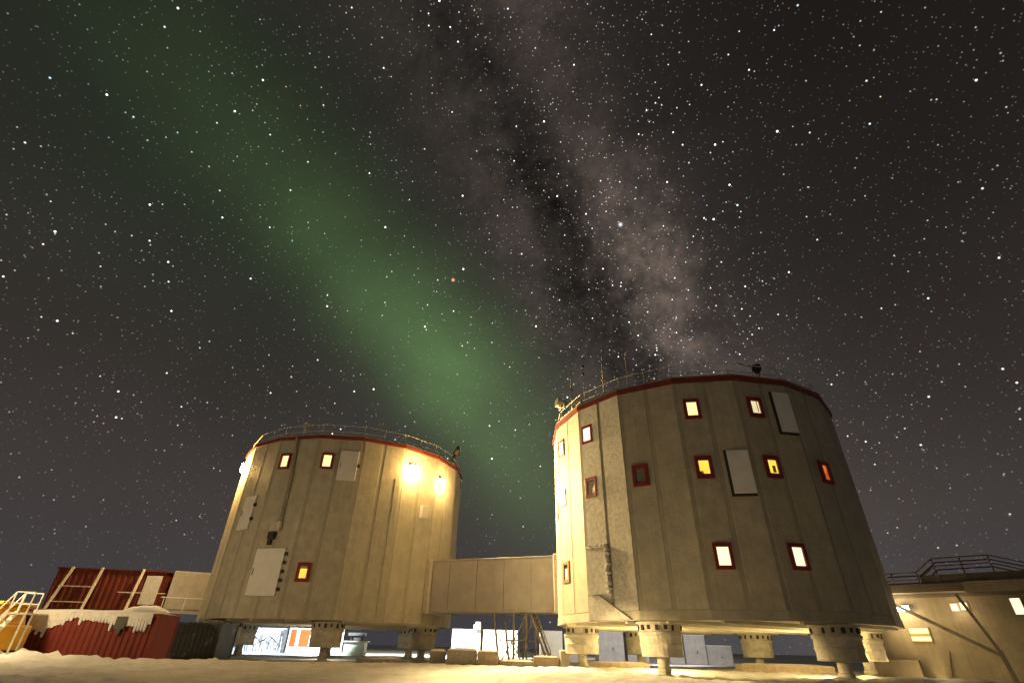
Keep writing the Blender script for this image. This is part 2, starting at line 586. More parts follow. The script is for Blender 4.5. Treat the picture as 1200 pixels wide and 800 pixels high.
def make_tower(loc, phi, label, leg_a0, leg_r, frost=(), skirt=True):
    t = thing('round_station_tower', label, 'tower building', loc, phi, 'two linked round station towers')
    ring = lambda r, z: [(r * cos(radians(20 * i)), r * sin(radians(20 * i)), z) for i in range(18)]
    # recessed core, shows in the joints
    mb = MB()
    c = ring(9.25 - 0.02, ZB + .02) + ring(9.25 - 0.02, ZT + .02)
    mb.add(c, [(i, (i + 1) % 18, 18 + (i + 1) % 18, 18 + i) for i in range(18)])
    mb.build('joint_backing', GROOVE, t)
    mb = MB()
    mf = MB()
    for k in range(18):
        for s0, s1 in ((-HALF + .20, -.06), (.16, HALF - .03)):
            fbox(mf if (k, s0 < 0) in frost else mb, k, s0, s1, ZB + (.42 if skirt else .01), ZT - .06, -0.05, 0.0 if (k, s0 < 0) not in frost else 0.03)
    mb.build('wall', PANEL, t, bevel=.035)
    if mf.f:
        q = mf.build('frosted_wall_panel', FROSTY, t)
        q['label'] = 'wall panels crusted with rough frost'
    # skirt round the foot of the wall
    mb = MB(); idx = range(18)
    a, b_, d = ring(9.26, ZB + .40), ring(9.29, ZB), ring(9.0, ZB)
    e = ring(9.0, ZB + .40)
    mb.add(a + b_ + d + e, [(i, (i + 1) % 18, 18 + (i + 1) % 18, 18 + i) for i in idx] + [(18 + i, 18 + (i + 1) % 18, 36 + (i + 1) % 18, 36 + i) for i in idx] + [(54 + i, 54 + (i + 1) % 18, (i + 1) % 18, i) for i in idx])
    if skirt:
        mb.build('skirt', PANEL, t)
    mb = MB()
    mb.add(ring(8.99, ZB + .05) + ring(8.99, ZB + .3), [tuple(reversed(range(18))), tuple(range(18, 36))] + [(i, (i + 1) % 18, 18 + (i + 1) % 18, 18 + i) for i in idx])
    for i in range(-4, 5):
        w = sqrt(8.9 ** 2 - (i * 2.0) ** 2) - .1
        mb.box(-w, w, i * 2.0 - .09, i * 2.0 + .09, ZB - .10, ZB + .048)
    mb.build('underside', UNDER, t)
    # roof and red edge
    mb = MB()
    mb.add(ring(9.2, ZT - .05) + ring(9.2, ZT + .05), [tuple(reversed(range(18))), tuple(range(18, 36))] + [(i, (i + 1) % 18, 18 + (i + 1) % 18, 18 + i) for i in idx])
    mb.build('roof', SNOWP, t)
    mb = MB()
    for k in range(18):
        fbox(mb, k, -HALF * 1.008, HALF * 1.008, ZT - (.14 if skirt else .06), ZT + .16, 0.002, 0.09)
    mb.build('roof_trim', TRIMRED, t)
    mb = MB()
    for k in range(18):
        fbox(mb, k, -HALF * 1.006, HALF * 1.006, ZT + .165, ZT + .26, -.10, 0.06)
    mb.build('parapet', STEEL, t)
    # railing
    rl = MB(); rr = 9.0
    pts = [Vector((rr * cos(radians(20 * i)), rr * sin(radians(20 * i)), 0)) for i in range(18)]
    for i in range(18):
        for z in (ZT + .62, ZT + 1.12):
            rl.tube(pts[i] + Vector((0, 0, z)), pts[(i + 1) % 18] + Vector((0, 0, z)), 0.022, n=6)
    ro = rl.build('railing', RAILM, t)
    for i in range(18):
        pm = MB()
        pm.tube(pts[i] + Vector((0, 0, ZT + .05)), pts[i] + Vector((0, 0, ZT + 1.14)), .032, n=6)
        pm.build('post', RAILM, ro)
        pm = MB(); mid = (pts[i] + pts[(i + 1) % 18]) / 2
        pm.tube(mid + Vector((0, 0, ZT + .05)), mid + Vector((0, 0, ZT + 1.10)), .024, n=6)
        pm.build('post', RAILM, ro)
    # legs
    for i in range(6):
        a = radians(leg_a0 + 60 * i) - phi
        cx, cy = leg_r * cos(a), leg_r * sin(a)
        wx, wy = loc[0] + leg_r * cos(a + phi), loc[1] + leg_r * sin(a + phi)
        g = gz(wx, wy)
        mb = MB().lathe([(1.10, ZB - .02), (1.10, ZB - .12), (1.00, ZB - .13), (.97, ZB - .42), (1.03, ZB - .46), (1.03, ZB - .56), (.98, ZB - .62),
                         (.98, ZB - .9), (1.0, ZB - .95), (.96, ZB - 1.12), (.97, ZB - 1.38), (.99, ZB - 1.42), (.94, ZB - 1.45)], 30, cx, cy, 0.05)
        lg = mb.build('leg', CAPM, t)
        for j in range(16):
            if j % 8 == 5:
                continue
            b2 = 2 * pi * j / 16 + i
            ux, uy = cos(b2), sin(b2)
            T = lambda p, q, z: (cx + ux * p - uy * q, cy + uy * p + ux * q, z)
            MB().box(.95, 1.035, -.05, .05 + .03 * (j % 3), ZB - .38 + .04 * (j % 2), ZB - .16, T).build('vent_slot', SLOT, lg)
        MB().lathe([(.27, ZB - 1.43), (.27, .72), (.33, .70), (.33, .58), (.30, .55), (.32, g - .3)], 20, cx, cy, 0.04).build('piston', CAPM, lg)
        MB().lathe([(.36, g + .16), (.75, g + .06), (.78, g - .3)], 20, cx, cy, 0.1).build('foot_pad', CAPM, lg)
    return t


def W2L(loc, phi, p):
    x, y = p[0] - loc[0], p[1] - loc[1]
    return Vector((x * cos(phi) + y * sin(phi), -x * sin(phi) + y * cos(phi), p[2]))


def L2W(loc, phi, p):
    return Vector((loc[0] + p[0] * cos(phi) - p[1] * sin(phi), loc[1] + p[0] * sin(phi) + p[1] * cos(phi), p[2]))


RC, RP = (12.39, 33.5, 0), 3.6545
LC, LP = (-13.55, 44.3, 0), 3.95
TR = make_tower(RC, RP, 'nearer right round tower with three rows of small red framed windows', 51, 7.85, frost={(0, True), (0, False)})
TL = make_tower(LC, LP, 'farther left tan round tower with glowing floodlights near its roof', 46, 7.7, skirt=False)

# right tower: windows, hatches
make_window(TR, -1, -1.02, 12.62, P_WARMW, 0.84, iw=.54, ih=.80)
make_window(TR, 0, -1.0, 12.52, P_WARMW, 0.84, iw=.56, ih=.80)
make_window(TR, 0, -.92, 9.30, GLASSD, 0.86, blind=(.72, 1.0, 0.0, .45), label='dark window without light')
make_window(TR, 1, -.80, 9.32, GLASSG, 0.86, label='dim grey curtained window')
make_window(TR, 2, -.80, 12.63, P_WARM, 0.84, iw=.52, ih=.78)
make_window(TR, 2, -.74, 9.40, P_YEL, 0.84, iw=.50, ih=.70, blind=(0.0, .35, 0.0, .22))
make_window(TR, 3, -.62, 12.69, P_PALE, 0.84, iw=.50, ih=.72, blind=(.72, .80, .15, 1.0))
make_window(TR, 3, -.52, 9.42, P_YEL, 0.84, iw=.50, ih=.70, blind=(.45, .8, .1, .6))
make_window(TR, 4, -.30, 9.50, P_ORG, 0.88, iw=.46, ih=.78, label='window glowing orange')
make_window(TR, 2, -.62, 5.19, P_WHITE, 0.84, iw=.54, ih=.80)
make_window(TR, 3, -.42, 5.21, P_WHITE, 0.86, iw=.54, ih=.80)
make_window(TR, -1, -.92, 5.17, GLASSD, 0.88, iw=.46, ih=.78, frame=FRAMELIT, blind=(.35, 1.0, 0.0, .72), label='window with a red frame coloured as floodlit')
make_window(TR, -1, -1.05, 9.42, GLASSG, 0.84, h=1.0, frame=HATCHM)
make_window(TR, -2, .6, 9.0, P_ORG, 0.84)
make_hatch(TR, 3, .58, 1.56, 11.40, 13.70, HATCHD, 0.13)
make_hatch(TR, 2, .46, 1.50, 8.03, 10.22, HATCHD, 0.13)
hp = make_hatch(TR, 0, -1.42, -.10, 3.78, 6.02, FROSTY, 0.20, rim=False, label='frost covered hatch')
rng = random.Random(4)
mb = MB()
for i in range(14):
    q0, q1 = -1.45 + i * .099, -1.45 + (i + 1.25) * .099
    fbox(mb, 0, q0, q1, 6.0, 6.08 + rng.uniform(0, .08), .02, .24 + rng.uniform(0, .10))
for i in range(22):
    q0 = 3.76 + i * .102
    w = rng.uniform(.05, .20)
    fbox(mb, 0, -.12, -.10 + w, q0, q0 + .125, .02, .22 + rng.uniform(0, .14))
mb.build('snow_rim', SNOWP, hp, bevel=.02)
# added wedge standing in for the triangle of lamplight on the wall
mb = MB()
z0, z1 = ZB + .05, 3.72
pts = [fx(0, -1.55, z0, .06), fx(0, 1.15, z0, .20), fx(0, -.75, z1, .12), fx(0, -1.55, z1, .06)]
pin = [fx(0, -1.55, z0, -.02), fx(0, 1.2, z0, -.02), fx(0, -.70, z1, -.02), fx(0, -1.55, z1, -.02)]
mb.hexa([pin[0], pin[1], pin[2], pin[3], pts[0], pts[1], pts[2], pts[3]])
mb.build('lit_triangle', FROSTY, TR)

# left tower
make_window(TL, 1, -.78, 12.66, P_WARM, .86, iw=.54, ih=.82, label='glowing upper window')
make_window(TL, 2, -.68, 12.62, P_WARM, .86, iw=.56, ih=.84, label='glowing upper window')
make_window(TL, 2, -.62, 5.26, P_YEL, .86, iw=.46, ih=.72, blind=(0.0, 1.0, .78, 1.0))
make_hatch(TL, 2, .19, 1.50, 11.28, 13.45, HATCHM, 0.12, hinges=1, rim='thin')
make_hatch(TL, 1, -1.05, 1.12, 3.86, 6.68, HATCHM, 0.12, hinges=5, rim='thin', label='large white loading hatch')
make_hatch(TL, 0, -.80, .55, 8.05, 10.35, HATCHM, 0.10, hinges=2, rim='thin')
mb = MB(); fbox(mb, 4, .45, 1.02, 9.45, 10.35, 0.0, .34); vb = mb.build('vent_box', HATCHM, TL, bevel=.02)
mb = MB(); fbox(mb, 3, 1.2, 1.5, 2.9, 11.9, 0.0, 0.0 + .045); mb.build('cover_strip', PANEL, TL)
# cable duct running down from the roof, ending in a frosted junction box
mb = MB()
ptsd = [(-.19, 14.5), (-.10, 13.2), (.13, 11.4), (.19, 8.44)]
for (s0, a0), (s1, a1) in zip(ptsd, ptsd[1:]):
    mb.bar(fx(1, s0, a0, .12), fx(1, s1, a1, .12), .20, .16)
pd = mb.build('cable_duct', STEEL, TL)
mb = MB(); fbox(mb, 1, -.35, .35, 7.75, 8.40, 0.0, .30); mb.build('junction_box', CAPM, pd, bevel=.03)
mb = MB(); fbox(mb, 1, -.42, .02, 7.25, 7.70, 0.0, .26); fbox(mb, 1, -.40, -.15, 6.9, 7.22, 0.0, .18); mb.build('bracket', SLOT, pd)
for k, s, z, e in ((4, -.72, 12.75, 1050), (5, -.78, 12.50, 700), (-1, -.55, 13.15, 2800)):
    make_floodlight(TL, k, s, z)
    lamp('flood_glow', 'POINT', L2W(LC, LP, fx(k, s, z, .75)), e, (1.0, .60, .18), radius=.22)
LAMP4 = L2W(LC, LP, fx(4, -.72, 12.75, .75))
LAMP5 = L2W(LC, LP, fx(5, -.78, 12.5, .75))
LAMPM = L2W(LC, LP, fx(-1, -.55, 13.15, .75))
lamp('flood_beam', 'SPOT', LAMP5, 38000, (1.0, .70, .28), (5.0, 30.0, 8.0), 88, 0.5, .2)
lamp('flood_beam', 'SPOT', LAMP4, 10500, (1.0, .70, .29), (9.5, 22.5, 0.0), 84, 0.8, .2)
lamp('flood_beam', 'SPOT', LAMPM, 5000, (1.0, .70, .34), (-27, 34, 2.0), 90, 0.7, .2)
# unseen floodlights added on the far sides of the towers to light the yard
for k, z, tgt, e, c in ((9, 8.0, (-12, 76, 0), 70000, (1.0, .93, .74)), (8, 8.0, (0, 78, 1), 90000, (1.0, .90, .66)), (10, 8.0, (-27, 62, 1), 80000, (.80, .93, 1.0))):
    make_floodlight(TL, k, 0, z)
    lamp('added_yard_beam', 'SPOT', L2W(LC, LP, fx(k, 0, z, .8)), e, c, tgt, 75, 0.5, .2)
make_floodlight(TR, 11, 0, 8.0)
lamp('added_yard_beam', 'SPOT', L2W(RC, RP, fx(11, 0, 8.0, .8)), 9000, (1.0, .93, .84), (13, 60, 1), 80, 0.5, .2)
# two lamps added under the right tower's floor, hidden behind its thick legs
for x, y, e in ((18.5, 31.8, 620), (9.1, 33.4, 750)):
    p = W2L(RC, RP, (x, y, 0))
    b = MB(); b.box(p.x - .25, p.x + .25, p.y - .12, p.y + .12, ZB - .30, ZB - .101); o = b.build('added_floor_lamp', STEEL, TR)
    b = MB(); b.box(p.x - .2, p.x + .2, p.y - .09, p.y + .09, ZB - .34, ZB - .302); b.build('lens', LENS, o)
    lamp('added_floor_light', 'POINT', (x, y, ZB - .55), e, (1.0, .72, .28), radius=.15)

x, y = -13.5, 43.6  # hidden lamp added under the left tower to brighten its underside
p = W2L(LC, LP, (x, y, 0))
b = MB(); b.box(p.x - .25, p.x + .25, p.y - .12, p.y + .12, ZB - .30, ZB - .101); o = b.build('added_floor_lamp', STEEL, TL)
b = MB(); b.box(p.x - .2, p.x + .2, p.y - .09, p.y + .09, ZB - .34, ZB - .302); b.build('lens', LENSW, o)
lamp('added_floor_light', 'POINT', (x, y, ZB - .55), 130, (1.0, .86, .60), radius=.15)

# ------------------------------------------------------------------ corridor between the towers
AX = atan2(RC[1] - LC[1], RC[0] - LC[0])
co = thing('link_corridor', 'beige boxy corridor bridging the gap between the two round towers', 'corridor', LC, AX)
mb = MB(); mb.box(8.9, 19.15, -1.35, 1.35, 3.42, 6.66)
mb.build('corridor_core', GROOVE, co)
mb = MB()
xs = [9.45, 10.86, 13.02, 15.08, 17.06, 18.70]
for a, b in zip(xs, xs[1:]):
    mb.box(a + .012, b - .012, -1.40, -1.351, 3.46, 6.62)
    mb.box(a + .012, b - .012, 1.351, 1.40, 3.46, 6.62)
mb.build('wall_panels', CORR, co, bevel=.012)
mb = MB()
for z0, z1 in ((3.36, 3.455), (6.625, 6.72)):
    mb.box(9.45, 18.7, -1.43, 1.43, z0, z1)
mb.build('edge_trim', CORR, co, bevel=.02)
for a, b in ((9.02, 9.44), (18.71, 19.0)):
    mb = MB()
    for (y0, y1, z0, z1) in ((-1.70, -1.36, 3.28, 6.80), (1.36, 1.70, 3.28, 6.80), (-1.36, 1.36, 6.67, 6.80), (-1.36, 1.36, 3.28, 3.41)):
        mb.box(a, b, y0, y1, z0, z1)
    mb.build('collar', GASK, co, bevel=.07)
mb = snow_lump(14.0, 0, 4.5, 1.3, .10, 6.715, 10, 2.0); mb.build('snow_cap', SNOWP, co)

# ------------------------------------------------------------------ roof equipment
GA = 'thin antenna masts on the right tower roof'
for (x, y, zt, r, lab, balls) in ((4.24, 31.1, 18.75, .055, 'tallest thin antenna mast beside the roof spotlight of the right tower', 0),
                                 (4.88, 29.52, 17.85, .03, 'thin antenna rod carrying two small balls near its tip', 1),
                                 (5.90, 28.01, 17.35, .06, 'thick plain antenna mast standing behind the second railing bay', 0),
                                 (7.15, 26.81, 16.9, .07, 'short dim antenna mast, rightmost in the row on the right tower', 0)):
    t = thing('antenna_mast', lab, 'antenna', (x, y, ZT + .04), 0, GA)
    mb = MB(); H = zt - ZT - .04
    mb.tube((0, 0, 0), (0, 0, H), r, r * .6)
    if not balls:
        mb.tube((0, 0, H), (0, 0, H + .5), .015, .01, 6)
    mb.build('mast', RAILM, t)
    MB().lathe([(.18, 0), (.18, .05), (.08, .12), (.07, .4)], 12).build('base', STEEL, t)
    if balls:
        for zz in (H - .02, H - .62):
            bm = MB(); bm.lathe([(.03, zz - .10), (.10, zz - .05), (.12, zz), (.10, zz + .05), (.03, zz + .10)], 12)
            bm.build('antenna_ball', DARKM, t)
    else:
        b = MB(); b.bar((-.12, 0, H * .55), (.12, 0, H * .55), .08); b.build('clamp', STEEL, t)

t = thing('roof_spotlight', 'frosted drum shaped spotlight on the left edge of the right tower roof', 'spotlight', (3.62, 31.95, ZT + .04), radians(200))
MB().tube((0, 0, 0), (0, 0, 1.35), .05).build('stand', RAILM, t)
b = MB(); b.tube((-.30, 0, 1.62), (.35, 0, 1.78), .30, .36, 16); b.build('housing', RAILM, t)
b = MB(); b.bar((0, -.40, 1.35), (0, .40, 1.35), .06); b.bar((0, -.40, 1.35), (0, -.40, 1.7), .05); b.bar((0, .40, 1.35), (0, .40, 1.7), .05); b.build('yoke', RAILM, t)
b = MB(); b.tube((.352, 0, 1.781), (.40, 0, 1.79), .30, .30, 16); b.build('lens', GLASSG, t)

t = thing('roof_cabinet', 'light frosted equipment box behind the railing at the left edge of right tower', 'box', (4.55, 30.05, ZT + .05), radians(240))
b = MB(); b.box(-.35, .35, -.3, .3, .12, .95); b.build('cabinet', RAILM, t, bevel=.03)
b = MB(); [b.box(x - .04, x + .04, y - .04, y + .04, 0, .118) for x in (-.28, .28) for y in (-.22, .22)]; b.build('feet', STEEL, t)

t = thing('weather_instrument', 'dark weather instrument on a tripod silhouetted on the right tower roof', 'instrument', (14.42, 25.25, ZT + .04), radians(20))
t.scale = (.8, .8, .85)
b = MB()
for i in range(3):
    a = 2 * pi * i / 3
    b.tube((.45 * cos(a), .45 * sin(a), 0), (0.04 * cos(a), .04 * sin(a), 1.05), .03)
b.build('tripod', DARKM, t)
b = MB(); b.tube((0, 0, 1.0), (0, 0, 1.25), .12, .30, 14); b.tube((0, 0, 1.25), (0, 0, 1.62), .32, .30, 14); b.build('head', DARKM, t)
b = MB(); b.tube((-.30, 0, 1.42), (-1.7, .1, 1.55), .03, .02); b.build('boom', DARKM, t)

t = thing('wind_cone', 'black cone on a short stalk at the right edge of left tower roof', 'wind cone', (-4.75, 41.6, ZT + .04), radians(-20))
b = MB(); b.tube((0, 0, 0), (.12, 0, 1.0), .05); b.build('stalk', DARKM, t)
b = MB(); b.tube((-.05, 0, .55), (.10, 0, 1.05), .30, .12, 12); b.build('mount', DARKM, t)
b = MB(); b.tube((.16, 0, 1.18), (.30, 0, 1.85), .34, .06, 12); b.tube((.10, 0, 1.0), (.16, 0, 1.18), .04, .34, 12); b.build('cone', DARKM, t)

t = thing('roof_pole', 'bare thin pole at the left edge of left tower roof', 'pole', (-22.05, 42.3, ZT + .04), 0)
MB().tube((0, 0, 0), (-.12, 0, 1.9), .04, .03).build('pole_shaft', RAILM, t)
MB().lathe([(.14, 0), (.14, .06), (.06, .1), (.05, .2)], 10).build('base', STEEL, t)
t = thing('roof_vent_pipe', 'stubby vent pipe where the cable duct meets left tower roof', 'vent pipe', (-15.62, 35.75, ZT + .04), 0)
MB().tube((0, 0, 0), (0, 0, 1.25), .11, .11, 12).build('pipe', RAILM, t)
MB().tube((0, 0, 1.252), (0, 0, 1.42), .19, .15, 12).build('cowl', RAILM, t)


# ------------------------------------------------------------------ left group
def corrugated(mb, L, H, y, amp=.035, pitch=.28, z0=0.0, x0=0.0, flip=1):
    n = int(L / pitch)
    pr = []
    for i in range(n):
        a = x0 + L * i / n; w = L / n
        pr += [(a, 0), (a + .35 * w, 0), (a + .5 * w, amp), (a + .85 * w, amp)]
    pr.append((x0 + L, 0))
    v = []
    for x, d in pr:
        v += [(x, y + flip * d, z0), (x, y + flip * d, z0 + H)]
    return mb.add(v, [(2 * i, 2 * i + 2, 2 * i + 3, 2 * i + 1) for i in range(len(pr) - 1)])


def container(t, L, Wd, H, m, z0=0.0, roofm=None):
    """ribbed box with corner posts and rails, front at y=0"""
    mb = MB()
    corrugated(mb, L - .2, H - .2, .03, z0=z0 + .1, x0=.1)
    corrugated(mb, L - .2, H - .2, Wd - .03, z0=z0 + .1, x0=.1, flip=-1)
    mb.box(.03, .06, .1, Wd - .1, z0 + .1, z0 + H - .1)
    mb.box(L - .06, L - .03, .1, Wd - .1, z0 + .1, z0 + H - .1)
    mb.box(.1, L - .1, .1, Wd - .1, z0 + H - .12, z0 + H - .08)
    b = mb.build('body', m, t)
    fr = MB()
    for x in (0, L - .12):
        for y in (0, Wd - .12):
            fr.box(x, x + .12, y, y + .12, z0, z0 + H)
    for z in (z0, z0 + H - .12):
        for y in (0, Wd - .12):
            fr.box(.121, L - .121, y, y + .12, z, z + .12)
        for x in (0, L - .12):
            fr.box(x, x + .12, .121, Wd - .121, z, z + .12)
    fr.build('frame', m, t)
    return b


def plaster(L, H, z_top, depth, y, seed, pitch=.147, amp=.06):
    """snow stuck to a ribbed wall: straight on top, rounded drips of uneven length below, real thickness"""
    rng = random.Random(int(seed * 100))
    nr = int(L / pitch)
    ln = []
    for i in range(nr):
        x = (i + .5) * pitch
        b = depth * (0.62 + .75 * noise.noise(Vector((x * .6, seed, 0)))) + .25 * noise.noise(Vector((x * 1.9, seed, 3)))
        ln.append((b, rng.choice((0.03, .06, .1, .18, .34)) * rng.uniform(.5, 1.1)))
    sub = 8
    vs, fs = [], []
    cols = nr * sub + 1
    for i in range(cols):
        x = min(L, i * pitch / sub)
        r = min(nr - 1, int(i / sub))
        u = (i / sub - r) * 2 - 1
        b0 = ln[r][0]; nb = ln[max(0, min(nr - 1, r + (1 if u > 0 else -1)))][0]
        bb = b0 + (nb - b0) * abs(u) / 2
        d = max(.06, min(H, bb + ln[r][1] * sqrt(max(0, 1 - u * u))))
        rows = 6
        for j in range(rows + 1):
            f = j / rows
            th = amp * (1 - .55 * f) * (1 + .5 * noise.noise(Vector((x * 3, f * 3, seed)))) * (.55 + .45 * sqrt(max(0, 1 - (u * f) ** 2)))
            vs.append((x, y - .008 - th, z_top - d * f))
        vs.append((x, y + .06, z_top - d)); vs.append((x, y + .06, z_top))
    m = 9
    for i in range(cols - 1):
        for j in range(m):
            p, q = i * m + j, i * m + (j + 1) % m
            fs.append((p, q, q + m, p + m))
    return MB().add(vs, fs, False)


# red container in the snow bank
ang = atan2(1, 8)
t = thing('red_container', 'low dark red shipping container streaked with stuck snow in the left snowbank', 'container', (-23.45, 28.2, .15), ang)
container(t, 5.9, 2.4, 2.33, REDC)
plaster(5.7, 1.9, 2.34, .80, 0.0, 1.3).build('stuck_snow', SNOWP, t)
snow_lump(2.95, 1.2, 3.0, 1.25, .16, 2.31, 16, 1.1).build('snow_cap', SNOWP, t)
b = MB(); b.box(3.95, 4.45, -.10, -.062, 1.62, 2.16); b.box(4.1, 4.3, -.10, -.062, 1.40, 1.618); b.build('sign_plate', DARKM, t)
# orange lit bundle at its left end
t = thing('red_crate', 'rounded red crate lit orange at the left end of the red container', 'crate', (-24.62, 27.9, .2), ang)
b = MB(); b.box(0, 1.05, 0, 1.9, 0, 2.25); b.build('body', REDC, t, bevel=.22)
b = MB(); b.box(.2, .85, .2, 1.7, 2.252, 2.34); b.build('lid', REDC, t, bevel=.03)

# yellow lit vehicle cab at the left edge, with a white steel stair in front
t = thing('tracked_vehicle', 'yellow lit snow vehicle cab cut off by the left photo edge', 'vehicle', (-25.9, 24.9, .25), 0.1)
b = MB(); b.box(0, 3.6, 0, 2.2, .55, 1.55); b.build('body', YELLOW, t, bevel=.08)
b = MB(); b.hexa([(1.2, .1, 1.552), (3.3, .1, 1.552), (3.3, 2.1, 1.552), (1.2, 2.1, 1.552), (1.4, .2, 2.3), (3.1, .2, 2.3), (3.1, 2.0, 2.3), (1.4, 2.0, 2.3)]); cb = b.build('cab', YELLOW, t, bevel=.05)
b = MB(); b.box(1.7, 2.8, .075, .12, 1.65, 2.15, lambda x, y, z: (x, y + (z - 1.55) * .13, z)); b.build('window', GLASSD, t)
b = MB(); b.box(.9, 3.4, -.05, 2.25, 2.31, 2.44); b.build('roof', YELLOW, t, bevel=.03)
for y in (-.2, 1.9):
    b = MB()
    pr = [(0.2, .0), (3.4, .0), (3.75, .3), (3.4, .6), (.2, .6), (-.15, .3)]
    b.add([(x, y, z) for x, z in pr] + [(x, y + .45, z) for x, z in pr], [(5, 4, 3, 2, 1, 0), (6, 7, 8, 9, 10, 11)] + [(i, (i + 1) % 6, 6 + (i + 1) % 6, 6 + i) for i in range(6)])
    b.build('track', DARKM, t)
b = MB(); b.tube((2.6, -.4, .6), (2.6, -.4, 1.0), .05); b.build('mirror_arm', DARKM, t)

t = thing('metal_stairs', 'white floodlit steel stairs with handrails beside the yellow vehicle', 'stairs', (-22.35, 24.2, .40), radians(14))
t.scale = (.82, .82, .95)
b = MB()
for y in (0, .8):
    b.bar((0, y, 0), (1.15, y, 1.95), .07, .20)
b.build('stringers', WHITEP, t)
for i in range(8):
    f = (i + .5) / 8
    s_ = MB(); s_.box(1.15 * f - .10, 1.15 * f + .12, .04, .76, 1.95 * f, 1.95 * f + .04); s_.build('tread', WHITEP, t)
for y in (0, .8):
    b = MB()
    b.bar((.1, y, 1.0), (1.15, y, 2.75), .05); b.bar((1.15, y, 2.75), (2.0, y, 2.75), .05); b.bar((1.15, y, 2.3), (2.0, y, 2.3), .04)
    b.bar((.1, y, .3), (.1, y, 1.0), .05); b.bar((1.15, y, 1.95), (1.15, y, 2.75), .05); b.bar((1.6, y, 1.95), (1.6, y, 2.75), .05); b.bar((2.0, y, 1.95), (2.0, y, 2.75), .05)
    b.bar((.6, y, 1.05), (.6, y, 1.85), .04)
    b.build('handrail', WHITEP, t)
b = MB(); b.box(1.16, 2.0, 0, .8, 1.86, 1.93); b.bar((1.95, .05, 0), (1.95, .05, 1.86), .07); b.bar((1.95, .75, 0), (1.95, .75, 1.86), .07); b.build('landing', WHITEP, t)

# a lamp on a pole just beyond the left edge lights that corner and the front of the left tower
t = thing('lamp_post', 'warm floodlight pole beyond the left edge lighting the yellow vehicle', 'lamp post', (-23.4, 23.3, .5), 0)
MB().tube((0, 0, 0), (0, 0, 4.6), .08, .06).build('pole', STEEL, t)
b = MB(); b.box(-.1, .5, -.3, .3, 4.6, 4.85); b.build('lamp_head', STEEL, t)
b = MB(); b.box(.05, .45, -.25, .25, 4.56, 4.595); b.build('lens', LENS, t)
lamp('post_light', 'POINT', (-23.1, 23.3, 4.7), 1650, (1.0, .72, .34), radius=.3)

lamp('leg_fill_spot', 'SPOT', (-22.8, 23.3, 4.6), 85000, (1.0, .70, .30), (7.3, 27.2, .75), 10, 0.9, .2)  # added narrow spot without its own lamp head, brightens the right tower's front leg

# dark ribbed container
t = thing('dark_container', 'dark ribbed container frosted white in patches beside the left tower legs', 'container', (-22.15, 36.0, .2), 0.02)
container(t, 4.3, 2.4, 2.15, DARKC)
# red workshop behind
aw = atan2(1.0, 7.6)
t = thing('red_workshop', 'rusty red two storey workshop with pale vertical rails behind the snow bank', 'building', (-33.0, 40.1, .3), aw)
b = MB(); b.box(.1, 7.3, .1, 3.2, 0, 2.8); b.build('lower_wall', REDOLD, t)
b = MB(); corrugated(b, 7.5, 2.5, .02, .05, .4, 2.85, 0.0); b.box(0, 7.5, .08, 3.3, 2.8, 5.36); b.build('upper_wall', REDOLD, t)
b = MB(); b.box(-.1, 7.6, -.08, 3.4, 5.365, 5.46); b.build('roof', REDOLD, t)
for x in (1.1, 3.1, 5.95):
    b = MB(); b.bar((x - .35 * (x < 2), -.9, 2.5), (x, -.25, 5.5), .13); b.build('post', RAILM, t)
b = MB()
for z in (3.2, 4.2):
    b.bar((.8, -.75 + (z - 3.2) * .2, z), (3.2, -.75 + (z - 3.2) * .2, z), .06)
b.bar((5.0, -.8, 3.9), (8.2, -.8, 3.9), .06)
b.build('handrail', RAILM, t)
b = MB(); b.box(6.2, 7.3, -.04, .018, 3.2, 5.1); b.build('door', SNOWP, t, bevel=.02)
b = MB(); b.box(-.4, 8.4, -1.1, -.06, 2.60, 2.72); b.build('walkway', STEEL, t)
# snow-crusted passage from the workshop to the tower
t = thing('snowy_passage', 'snow crusted grey passage joining the left tower to the red workshop', 'passage', (-25.3, 41.5, 0), radians(20))
b = MB(); b.box(0, 4.6, 0, 2.5, 3.25, 5.85); b.build('body', SNOWG, t, bevel=.06)
b = MB(); b.box(-.1, 4.4, -.5, -.02, 3.0, 3.2); b.build('ledge', CORR, t)
b = MB(); b.bar((-.2, -.48, 4.02), (4.3, -.48, 4.02), .07); [b.bar((x, -.48, 3.2), (x, -.48, 4.0), .05) for x in (0, 1.4, 2.8, 4.2)]; b.build('handrail', WHITEP, t)
b = MB(); [b.bar((x, .9, .2), (x, .9, 3.24), .2) for x in (.4, 2.4)]; b.build('supports', STEEL, t)
# snow-covered tank
t = thing('snow_capped_tank', 'white snow capped tank between red workshop and red container', 'tank', (-21.6, 31.6, .2), .1)
b = MB(); b.box(0, 2.1, 0, 1.4, .4, 2.55); b.build('body', SNOWP, t, bevel=.25)
b = MB(); [b.box(x, x + .2, y, y + .2, 0, .39) for x in (.2, 1.7) for y in (.2, 1.0)]; b.build('feet', STEEL, t)
snow_lump(1.05, .7, 1.02, .66, .3, 2.50, 12, 4.2).build('snow_cap', SNOWP, t)

